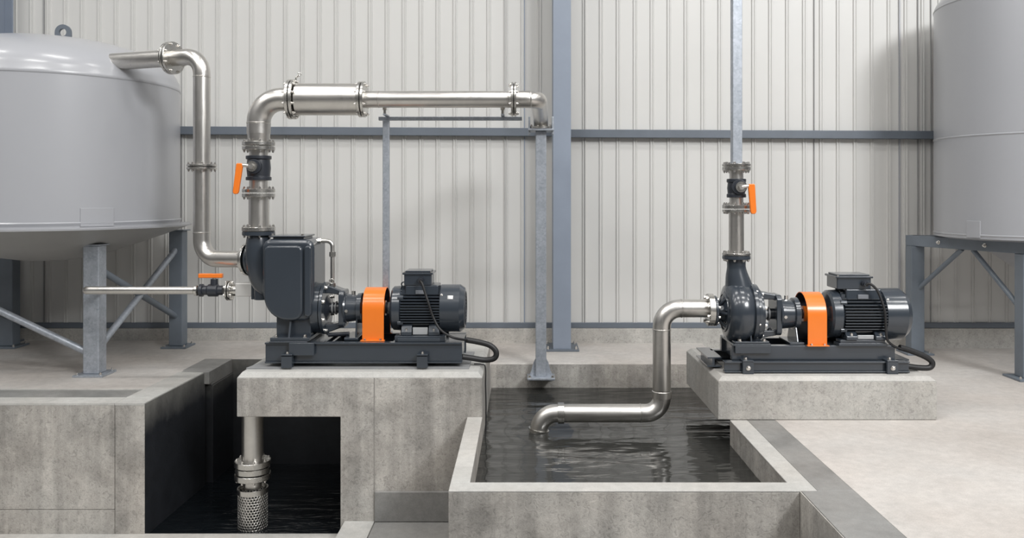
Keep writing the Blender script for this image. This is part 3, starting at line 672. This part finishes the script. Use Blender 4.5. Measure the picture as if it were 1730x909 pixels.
for x in (1.825, 3.0):
    b = NB(); box(b, x-.045, x+.045, 6.735, 6.762, .345, .45); box(b, x-.045, x+.045, 6.735, 6.83, .442, .456); ft = build('hold_down_foot', b, 'pump', t, bevel=.003)
    bolt(ft, (x, 6.735, .395), (0, -1, 0), .012, .02); bolt(ft, (x-.01, 6.78, .456), (0, 0, 1), .011, .022)
b = NB(); box(b, 1.735, 2.03, 6.80, 6.83, D2-.06, D2+.004); box(b, 1.72, 2.03, 6.80, 7.26, D2+.0, D2+.018); build('pump_pad', b, 'pump', t, bevel=.004)
for yy in (6.80, 7.10): b = NB(); box(b, 2.585, 2.985, yy, yy+.12, D2, D2+.025); box(b, 2.60, 2.97, yy+.01, yy+.11, D2+.025, D2+.05); build('motor_pad', b, 'pump', t, bevel=.004)

def pump_right():
    ay, az = A2, Z2
    t = thing('centrifugal_pump', (1.85, ay, D2+.018), 'charcoal centrifugal pump with a round snail-shaped casing, right pump', 'pump')
    az = .815
    b = NB(); lathe(b, [(1.69, .12), (1.694, .19), (1.705, .222), (1.735, .245), (1.78, .256), (1.83, .255), (1.87, .244), (1.895, .228), (1.90, .21)], (0, ay, az), (1, 0, 0), 64); vl = build('volute', b, 'pump', t)
    b = NB(); lathe(b, [(1.70, .168), (1.684, .164), (1.682, .150), (1.70, .144)], (0, ay, az), (1, 0, 0), 48, False); build('face_ring', b, 'pump', vl)
    b = NB(); lathe(b, [(1.615, .072), (1.65, .074), (1.68, .09), (1.70, .13)], (0, ay, az), (1, 0, 0), 40)
    for a in range(0, 360, 60):
        ca, sa = math.cos(math.radians(a)), math.sin(math.radians(a)); cyl(b, Vector((1.64, ay+ca*.068, az+sa*.068)), Vector((1.692, ay+ca*.135, az+sa*.135)), .012, 10)
    build('suction_nozzle', b, 'pump', t)
    # discharge neck
    nx = 1.795; b = NB(); P = spline([(nx, ay, 1.275), (nx, ay, 1.20), (nx+.005, ay, 1.12), (nx+.02, ay-.0, 1.02), (nx+.02, ay, .92), (nx+.02, ay, .84)], 6); n = len(P)
    tube(b, P, [.078+.085*max(0, (k/n-.2))**1.2*1.5 for k in range(n)], 32); build('discharge_neck', b, 'pump', vl)
    flange(t, (nx, ay, 1.262), (0, 0, 1), .118, .028, n=8, mat='pump', bolts=-1, br=.010, bl=.026, name='discharge_flange')
    flange(t, (1.60, ay, .825), (1, 0, 0), .128, .022, n=8, mat='pump', bolts=1, br=.010, bl=.022, name='suction_flange')
    lantern(t, 1.955, 2.12, 2.31, ay, Z2, .215, .132)
    # cut faces of the back ring
    b = NB(); lathe(b, [(1.895, .238), (1.90, .246), (1.925, .246), (1.93, .24), (1.955, .236)], (0, ay, az), (1, 0, 0), 48); bc = build('back_cover', b, 'pump', t)
    for k in range(10): a = 2*PI*(k+.5)/10; bolt(bc, (1.925, ay+.232*math.cos(a), az+.232*math.sin(a)), (1, 0, 0), .009, .02)
    az = A2*0+Z2
    # feet under the volute
    b = NB(); box(b, 1.76, 1.95, 6.88, 7.12, D2+.018, .66); prism(b, [(6.815, D2+.03), (6.95, D2+.03), (6.95, .68), (6.84, .68)], 'x', 1.865, 1.88); prism(b, [(1.75, D2+.03), (1.98, D2+.03), (1.93, .66), (1.78, .66)], 'y', 6.90, 7.10); box(b, 1.735, 2.02, 6.81, 7.19, D2+.018, D2+.036); fp = build('pedestal', b, 'pump', t, bevel=.005)
    for x in (1.78, 1.98): bolt(fp, (x, 6.83, D2+.036), (0, 0, 1), .012, .026)
    b = NB(); prism(b, [(6.94, .76), (7.06, .76), (7.13, D2+.02), (6.87, D2+.02)], 'x', 2.265, 2.28); box(b, 2.20, 2.32, 6.85, 7.15, D2, D2+.022); sf = build('support_foot', b, 'pump', t, bevel=.004)
    b = NB(); cyl(b, (2.06, 6.95, .69), (2.06, 6.95, .62), .012, 12); cyl(b, (2.06, 6.95, .68), (2.06, 6.95, .655), .02, 6); build('drain_plug', b, 'pump_dark', t)
    
pump_right()
guard(2.337, 2.493, A2, Z2, .185, D2, 'orange arched coupling guard between the right pump and its motor')
m2, gl2, fc2 = motor(2.54, .67, A2, Z2, .210, D2+.05, 'charcoal finned electric motor of the right pump without a sticker', True, (2.60, 2.885))

# ------------------------------------------------------------------ cables
def cable(pts, r, label, name='power_cable'):
    b = NB(); tube(b, spline(pts, 8), r, 12); o = build(name, b, 'black'); tagt(o, label, 'cable'); return o
g = Vector(gl1)
cable([g, g+Vector((.02, -.03, -.02)), g+Vector((.05, -.04, -.11)), (-.80, 6.945, .90), (-.76, 6.945, .78), (-.70, 6.925, .68), (-.60, 6.90, .62), (-.52, 6.96, .59), (-.47, 7.02, .575)], .0105, 'thin black cable crossing the front of the left motor')
g = Vector(gl2)
cable([g, g+Vector((.03, -.02, .005)), g+Vector((.085, -.03, -.06)), (2.945, 6.765, .86), (2.955, 6.765, .72), (2.97, 6.77, .62), (3.04, 6.80, .56), (3.12, 6.83, .53)], .0105, 'thin black cable crossing the front of the right motor')
cable([(-.49, 7.02, .575), (-.40, 7.02, .56), (-.29, 7.02, .53), (-.235, 7.02, .475), (-.25, 7.02, .42), (-.33, 7.02, .405), (-.44, 7.00, .425), (-.52, 6.98, .44)], .024, 'thick black hose loop at the right end of the left base frame', 'flexible_conduit')
cable([(3.10, 6.84, .545), (3.20, 6.85, .515), (3.33, 6.86, .46), (3.38, 6.86, .415), (3.36, 6.86, .375), (3.28, 6.86, .372), (3.17, 6.86, .385), (3.14, 6.87, .385)], .024, 'thick black hose loop at the right end of the right base frame', 'flexible_conduit')
cable([(-.42, 7.0, .375), (-.36, 6.99, .374), (-.325, 6.99, .35), (-.322, 6.98, .2), (-.318, 6.97, 0), (-.322, 6.95, -.26)], .006, 'thin black cable hanging down the right side of the left plinth')

# ------------------------------------------------------------------ pipework
def pipe(parent, pts, rad, r, name='pipe', mat='steel', seg=40, n=12):
    b = NB(); tube(b, fillet(pts, rad, n), r, seg); return build(name, b, mat, parent)
# --- left tank outlet down to the pump's side flange
yA = A1; xv = CX1(341)
t = thing('transfer_pipe', (xv, yA, 1.25), 'stainless pipe from the left tank dome down to the pump side flange', 'pipe')
# starts on the dome behind and comes forward to the pump plane
YT = 7.48
def PX(px, y): return (px-885)*y/F
def PZ(py, y): return H-(py-330)*y/F
xd = PX(341, YT); zd = PZ(95, YT)
dv = Vector((-1, .33, 0)).normalized(); c0 = Vector((xd, YT, zd))
pipe(t, [c0+dv*.40, c0+dv*1.25], [], .078, 'tank_nozzle', 'steel_h')
pipe(t, [c0+dv*.38, c0, (xd, YT, PZ(282, YT))], .16, .074, 'upper_bend', 'steel_v')
pair(t, c0+dv*.33, -dv, .148, .024)
pair(t, (xd, YT, PZ(282, YT)), (0, 0, 1), .13, .018)
dl = Vector((.62, -.16, .012)); pe = Vector((-2.395, 7.28, 1.24)); ex = Vector((xd, YT, 1.225))
dl = (pe-ex).normalized()
pipe(t, [(xd, YT, PZ(282, YT)), ex, pe], .17, .074, 'lower_bend', 'steel_v')
flange(t, pe-dl*.0, -dl, .148, .032, n=8, bolts=1)
weld(t, (xd, YT, PZ(130, YT)), (0, 0, 1), .074); weld(t, (xd, YT, PZ(393, YT)), (0, 0, 1), .074)
# --- riser with the valve above the left pump
nx = CX1(437)
zf = lambda py: PZ(py, A1)
t = thing('riser_pipe', (nx, A1, 1.49), 'short stainless riser pipe between the left pump outlet and its valve', 'pipe')
flange(t, (nx, A1, 1.493), (0, 0, 1), .14, .034, n=8, bolts=1)
b = NB(); lathe(b, [(1.488, .132), (1.493, .132)], (nx, A1, 0), (0, 0, 1), 36); build('gasket', b, 'black', t)
pipe(t, [(nx, A1, 1.51), (nx, A1, zf(330))], [], .084, 'pipe_body', 'steel_v')
flange(t, (nx, A1, zf(327)), (0, 0, -1), .138, .03, n=8, bolts=1)
def ball_valve(x, y, z0, z1, R, rb, side, label, hz, zc):
    """upright valve body between z0 and z1; side = -1 handle on the left, 1 on the right"""
    t = thing('ball_valve', (x, y, z0), label, 'valve')
    flange(t, (x, y, z0), (0, 0, 1), R, .03, n=8, bolts=1); flange(t, (x, y, z1), (0, 0, -1), R, .03, n=8, bolts=1)
    b = NB(); lathe(b, [(z0+.02, rb*.88), (z1-.02, rb*.88)], (x, y, 0), (0, 0, 1), 36); build('end_pipe', b, 'steel_v', t)
    h = zc[1]-zc[0]; b = NB(); lathe(b, [(zc[0], rb*.95), (zc[0]+.002, rb*1.22), (zc[0]+.03, rb*1.22), (zc[0]+.034, rb*1.08), (zc[0]+h/2, rb*1.16), (zc[1]-.034, rb*1.08), (zc[1]-.03, rb*1.22), (zc[1]-.002, rb*1.22), (zc[1], rb*.95)], (x, y, 0), (0, 0, 1), 40)
    zm = (zc[0]+zc[1])/2+.01; bx = x+side*.012
    cyl(b, (bx, y, zm), (bx+side*.01*-1, y-rb*1.5, zm), .062, 24); build('body', b, 'pump_dark', t, bevel=.004)
    b = NB(); cyl(b, (bx, y-rb*1.4, zm), (bx, y-rb*1.75, zm), .045, 24); build('stem_collar', b, 'flange', t)
    b = NB(); cyl(b, (bx, y-rb*1.7, zm), (bx, y-rb*2.1, zm), .022, 20); cyl(b, (bx, y-rb*1.95, zm), (bx+side*.07, y-rb*1.95, zm+.01), .014, 14); build('stem', b, 'steel', t)
    hx = bx+side*(.082 if side > 0 else .092); yy = y-rb*1.95; tilt = .016 if side > 0 else -.03; b = NB()
    pts = [(hx-.026, hz[1]), (hx+.022, hz[1]), (hx+.026, hz[1]-.02), (hx+.022+tilt, hz[0]+.02), (hx+.012+tilt, hz[0]), (hx-.02+tilt, hz[0]), (hx-.028+tilt, hz[0]+.02), (hx-.03, hz[1]-.02)]
    prism(b, pts, 'y', yy-.016, yy+.016); build('handle', b, 'orange', t, bevel=.008, seg=3); return t
ball_valve(nx, A1, zf(326)+.004, zf(247)-.004, .138, .088, -1, 'dark ball valve with orange handle on its left, above the left pump', (zf(328), zf(277)), (zf(305), zf(263)))
t = thing('discharge_pipe', (nx, A1, zf(246)), 'long stainless overhead discharge pipe with a wide barrel section, above the left pump', 'pipe')
flange(t, (nx, A1, zf(246)), (0, 0, 1), .138, .032, n=8, bolts=1)
za = zf(168)
b = NB(); lathe(b, [(zf(243), .09), (zf(228), .095), (zf(222), .10)], (nx, A1, 0), (0, 0, 1), 40); build('reducer', b, 'steel', t)
pipe(t, [(nx, A1, zf(226)), (nx, A1, za), (CX1(492), A1, za)], .20, .10, 'large_bend', 'steel')
weld(t, (nx, A1, zf(208)), (0, 0, 1), .10); weld(t, (CX1(484), A1, za), (1, 0, 0), .10)
pair(t, (CX1(494), A1, za), (1, 0, 0), .172, .026, 10)
b = NB(); lathe(b, [(CX1(499), .10), (CX1(502), .138), (CX1(606), .138), (CX1(609), .09)], (0, A1, za), (1, 0, 0), 56); build('barrel', b, 'steel_h', t)
pair(t, (CX1(612), A1, za), (1, 0, 0), .155, .024, 8)
b = NB(); tube(b, fillet([(CX1(500), A1, za+.16), (CX1(500), A1, za+.185), (CX1(505), A1, za+.21)], .012, 4), .008, 10); tube(b, [(CX1(506)+.012*math.cos(a), A1, za+.218+.012*math.sin(a)) for a in [2*PI*k/14 for k in range(15)]], .005, 8); build('lifting_eye', b, 'flange', t)
pipe(t, [(CX1(615), A1, za), (CX1(866), A1, za)], [], .072, 'long_pipe', 'steel_h')
weld(t, (CX1(640), A1, za), (1, 0, 0), .072); weld(t, (CX1(858), A1, za), (1, 0, 0), .072)
pair(t, (CX1(868), A1, za), (1, 0, 0), .15, .018, 8)
xe = .125
pipe(t, [(CX1(871), A1, za), (xe, A1, za), (.175, 8.5, za-.04), (.175, 8.5, 2.50)], [.11, .11], .074, 'end_bend', 'steel')
weld(t, (CX1(897), A1, za), (1, 0, 0), .072)
flange(t, (.175, 8.5, 2.478), (0, 0, 1), .13, .022, n=6, bolts=2)
# --- post carrying the end bend, on a bracket bolted to the pool's back wall
t = thing('support_post', (.175, 8.56, -.07), 'tall galvanised square post holding the bent pipe end, footed on the pool back wall', 'post')
b = NB(); box(b, .175-.055, .175+.055, 8.45, 8.56, -.05, 2.455); build('post', b, 'galv', t, bevel=.008)
b = NB(); box(b, .175-.13, .175+.13, 8.37, 8.63, 2.455, 2.475); build('head_plate', b, 'galv', t, bevel=.003)
for s in (-1, 1):
    b = NB(); x = .175+s*.12; box(b, x-.01, x+.01, 8.42, 8.56, 2.42, 2.60); build('clamp_side', b, 'galv', t, bevel=.003)
b = NB(); box(b, .175-.14, .175+.14, 8.37, 8.59, -.07, -.048); fp = build('foot_plate', b, 'galv', t, bevel=.004)
b = NB(); box(b, .175-.12, .175+.12, 8.578, 8.59, -.12, -.07); prism(b, [(8.585, -.12), (8.585, -.07), (8.5, -.07)], 'x', .115, .125); prism(b, [(8.585, -.12), (8.585, -.07), (8.5, -.07)], 'x', .225, .235); build('wall_bracket', b, 'galv', t)
for s in (-1, 1):
    b = NB(); prism(b, [(.175+s*.055, -.048), (.175+s*.12, -.048), (.175+s*.10, 0), (.175+s*.075, .09), (.175+s*.055, .13)], 'y', 8.49, 8.502); build('gusset', b, 'galv', t)
    bolt(fp, (.175+s*.115, 8.40, -.048), (0, 0, 1), .012, .03)
# --- light frame under the overhead pipe
yf = 7.39
t = thing('pipe_support_frame', (PX(652, yf), yf, .574), 'slim galvanised post and rail frame under the overhead pipe, behind the left motor', 'support frame')
xp = PX(652.5, yf); zr = PZ(200.5, yf)
b = NB(); box(b, xp-.028, xp+.028, yf-.028, yf+.028, .58, zr-.014); build('post', b, 'galv', t, bevel=.005)
b = NB(); box(b, xp-.05, xp+.05, yf-.035, yf+.05, .574, .584); build('foot_plate', b, 'galv', t, bevel=.003)
b = NB(); box(b, PX(640, yf), PX(882, yf), yf-.022, yf+.022, zr-.017, zr+.017); build('rail', b, 'galv', t, bevel=.004)
for px in (650, 849):
    x = PX(px, yf); xx = (px-885)/193.5
    b = NB(); box(b, xx-.014, xx+.014, 7.215, yf+.02, zr+.017, zr+.027); build('arm', b, 'galv', t)
    b = NB(); cyl(b, (xx, 7.235, zr+.02), (xx, 7.235, za-.04), .012, 12); cyl(b, (xx, 7.235, za-.085), (xx, 7.235, za-.06), .02, 8); build('hanger_bolt', b, 'flange', t)
# --- small bore line from the tank leg to the pump, with its own valve
yS = 7.28; zS = PZ(490.5, yS)
xs = lambda px: PX(px, yS)
t = thing('drain_line', (xs(145), yS, zS), 'thin stainless pipe running from the tank leg to the small valve', 'pipe')
pipe(t, [(-4.0, 7.825, zS-.07), (xs(143)+.01, yS, zS), (xs(336), yS, zS)], .05, .034, 'pipe_body', 'steel_h', 24, 8)
b = NB(); lathe(b, [(xs(328), .036), (xs(330), .048), (xs(334), .048), (xs(336), .038)], (0, yS, zS), (1, 0, 0), 24); build('union_nut', b, 'flange', t)
t = thing('ball_valve', (xs(360), yS, zS-.04), 'small horizontal dark ball valve with orange lever beside the tank leg', 'valve')
b = NB(); lathe(b, [(xs(337), .038), (xs(338), .056), (xs(343), .056), (xs(344), .04), (xs(351), .042), (xs(353), .055), (xs(368), .055), (xs(370), .042), (xs(378), .042)], (0, yS, zS), (1, 0, 0), 28); cyl(b, (xs(362), yS, zS), (xs(362), yS, zS+.10), .036, 20, .03); build('body', b, 'pump_dark', t, bevel=.002)
b = NB(); cyl(b, (xs(362), yS, zS+.09), (xs(362), yS, zS+.15), .015, 14); build('stem', b, 'steel', t)
b = NB(); box(b, xs(336), xs(376.5), yS-.022, yS+.022, PZ(469.5, yS), PZ(462, yS)); build('handle', b, 'orange', t, bevel=.008, seg=3)
t = thing('pipe_coupling', (xs(400), yS, zS-.05), 'bolted flange pair and square white fitting joining the small valve to the left pump', 'fitting')
pair(t, (xs(388), yS, zS), (1, 0, 0), .088, .016, 6, br=.009, bl=.02)
b = NB(); cyl(b, (xs(391), yS, zS), (xs(402), yS, zS), .05, 24); build('neck', b, 'flange', t)
b = NB(); box(b, xs(401), -2.371, yS-.058, yS+.058, .918, 1.032); build('square_block', b, 'cast_white', t, bevel=.006)

# --- right pump: suction pipe
t = thing('suction_pipe', (1.165, 7.0, -.04), 'stainless suction pipe bending from the right pump down into the pool', 'pipe')
zc = Z2+.005; zl = -.04; r = .076
zc = 1.8-(521-330)/200
pipe(t, [(1.59, 7.0, zc), (1.165, 7.0, zc), (1.165, 7.0, .15)], .155, r, 'upper_bend', 'steel_v')
pipe(t, [(1.165, 7.0, .16), (1.165, 7.0, zl), (.985, 7.0, zl)], .135, r, 'lower_bend', 'steel')
pipe(t, [(.99, 7.0, zl), (.34, 7.0, zl)], [], r, 'level_pipe', 'steel_h')
pipe(t, [(.345, 7.0, zl), (.15, 7.0, zl), (.085, 7.0, -.42)], .15, r, 'dipping_elbow', 'steel')
weld(t, (1.165, 7.0, .667), (0, 0, 1), r); weld(t, (.985, 7.0, zl), (1, 0, 0), r); weld(t, (1.33, 7.0, zc), (1, 0, 0), r)
b = NB(); lathe(b, [(.09, r+.001), (.092, r+.007), (.145, r+.007), (.15, r+.001)], (1.165, 7.0, 0), (0, 0, 1), 40); build('sleeve', b, 'steel', t)
b = NB(); lathe(b, [(-.006, r), (-.005, r+.012), (.005, r+.012), (.006, r)], (.1265, 7.0, -.178), (-.065, 0, -.38), 40); build('end_collar', b, 'flange', t)
b = NB(); lathe(b, [(.285, r+.001), (.287, r+.012), (.338, r+.012), (.34, r+.001)], (0, 7.0, zl), (1, 0, 0), 40); build('band_clamp', b, 'flange', t)
flange(t, (1.598, 7.0, zc-.012), (-1, 0, 0), .136, .05, n=8, bolts=1, br=.013, bl=.028)
# --- right pump: riser, valve, tube
xr, zr_ = 1.795, (lambda py: PZ(py, A2))
t = thing('riser_pipe', (xr, A2, 1.29), 'short stainless riser pipe between the right pump outlet and its valve', 'pipe')
flange(t, (xr, A2, 1.294), (0, 0, 1), .118, .02, n=8, bolts=1, br=.010, bl=.022)
b = NB(); lathe(b, [(1.289, .11), (1.295, .11)], (xr, A2, 0), (0, 0, 1), 36); build('gasket', b, 'black', t)
pipe(t, [(xr, A2, 1.31), (xr, A2, zr_(357))], [], .063, 'pipe_body', 'steel_v')
flange(t, (xr, A2, zr_(354)), (0, 0, -1), .118, .02, n=8, bolts=1, br=.010, bl=.022)
ball_valve(xr, A2, zr_(353)+.003, zr_(282), .118, .066, 1, 'dark ball valve with orange handle on its right, above the right pump', (zr_(361), zr_(311)), (zr_(334), zr_(302)))
t = thing('square_riser', (xr, A2, zr_(281)), 'galvanised square tube rising from the right valve past the top edge', 'pipe')
flange(t, (xr, A2, zr_(281)), (0, 0, 1), .118, .02, n=8, bolts=1, br=.010, bl=.022)
b = NB(); w = .041; box(b, xr-w, xr+w, A2-w, A2+w, zr_(277), TOP); build('tube', b, 'galv', t, bevel=.006)
# --- strainer pipe hanging in the pit
xq, yq = -2.29, 7.0; zq = lambda py: PZ(py, yq)
t = thing('strainer_pipe', (xq, yq, 0), 'stainless pipe hanging under the left plinth with a perforated strainer basket', 'pipe')
pipe(t, [(xq, yq, .002), (xq, yq, zq(790))], [], .088, 'pipe_body', 'steel_v')
for py in (783, 794, 805): flange(t, (xq, yq, zq(py+3)), (0, 0, 1), .148-.006*(py == 794), .047, n=8, bolts={783: 1, 794: 0, 805: -1}[py])
b = NB(); lathe(b, [(zq(824), .075), (zq(806), .075)], (xq, yq, 0), (0, 0, 1), 28); build('neck', b, 'steel', t)
# perforated basket: a ring wall of cells with hexagonal holes
R = .122; b = NB(); z_hi, z_lo = zq(829), -1.06
nc = 30; cw = 2*PI*R/nc; rh = cw*.866; nr = int((z_hi-z_lo)/rh)
def pt(u, z, rr): a = u/R; return (xq+rr*math.cos(a), yq+rr*math.sin(a), z)
vc = {}
def gv(u, z, rr):
    u = u % (2*PI*R); k = (round(u*1e5), round(z*1e5), round(rr*1e5))
    if k not in vc: vc[k] = b.verts.new(pt(u, z, rr))
    return vc[k]
for j in range(nr):
    for i in range(nc):
        cu = (i+(.5 if j % 2 else 0))*cw; cz = z_hi-.01-(j+.5)*rh
        hexo = [(cu+cw/math.sqrt(3)*math.sin(PI/3*k), cz+cw/math.sqrt(3)*math.cos(PI/3*k)) for k in range(6)]
        hexi = [(cu+cw*.37*math.sin(PI/3*k), cz+cw*.37*math.cos(PI/3*k)) for k in range(6)]
        for k in range(6):
            k2 = (k+1) % 6
            try: b.faces.new((gv(*hexo[k], R), gv(*hexo[k2], R), gv(*hexi[k2], R), gv(*hexi[k], R)))
            except ValueError: pass
bk = build('strainer_basket', b, 'steel', t, smooth=True)
sm = bk.modifiers.new('thickness', 'SOLIDIFY'); sm.thickness = .004
b = NB(); lathe(b, [(z_hi-.012, R-.006), (z_hi-.012, R+.004), (z_hi+.03, R+.004), (z_hi+.03, R-.006)], (xq, yq, 0), (0, 0, 1), 48, False); build('basket_rim', b, 'flange', t)

# things of one kind share a group
for o in S.objects:
    if o.parent or 'label' not in o: continue
    k = o.name.split('.')[0]
    g = {'electric_motor': 'electric motors driving the pumps', 'coupling_guard': 'orange coupling guards', 'pump_base_frame': 'pump base frames', 'storage_tank': 'storage tanks', 'concrete_plinth': 'concrete pump plinths',
         'ball_valve': 'ball valves with orange handles', 'riser_pipe': 'short riser pipes above the pumps', 'flexible_conduit': 'black hose loops beside the pumps', 'power_cable': 'thin cables at the pumps'}.get(k)
    if g: o['group'] = g
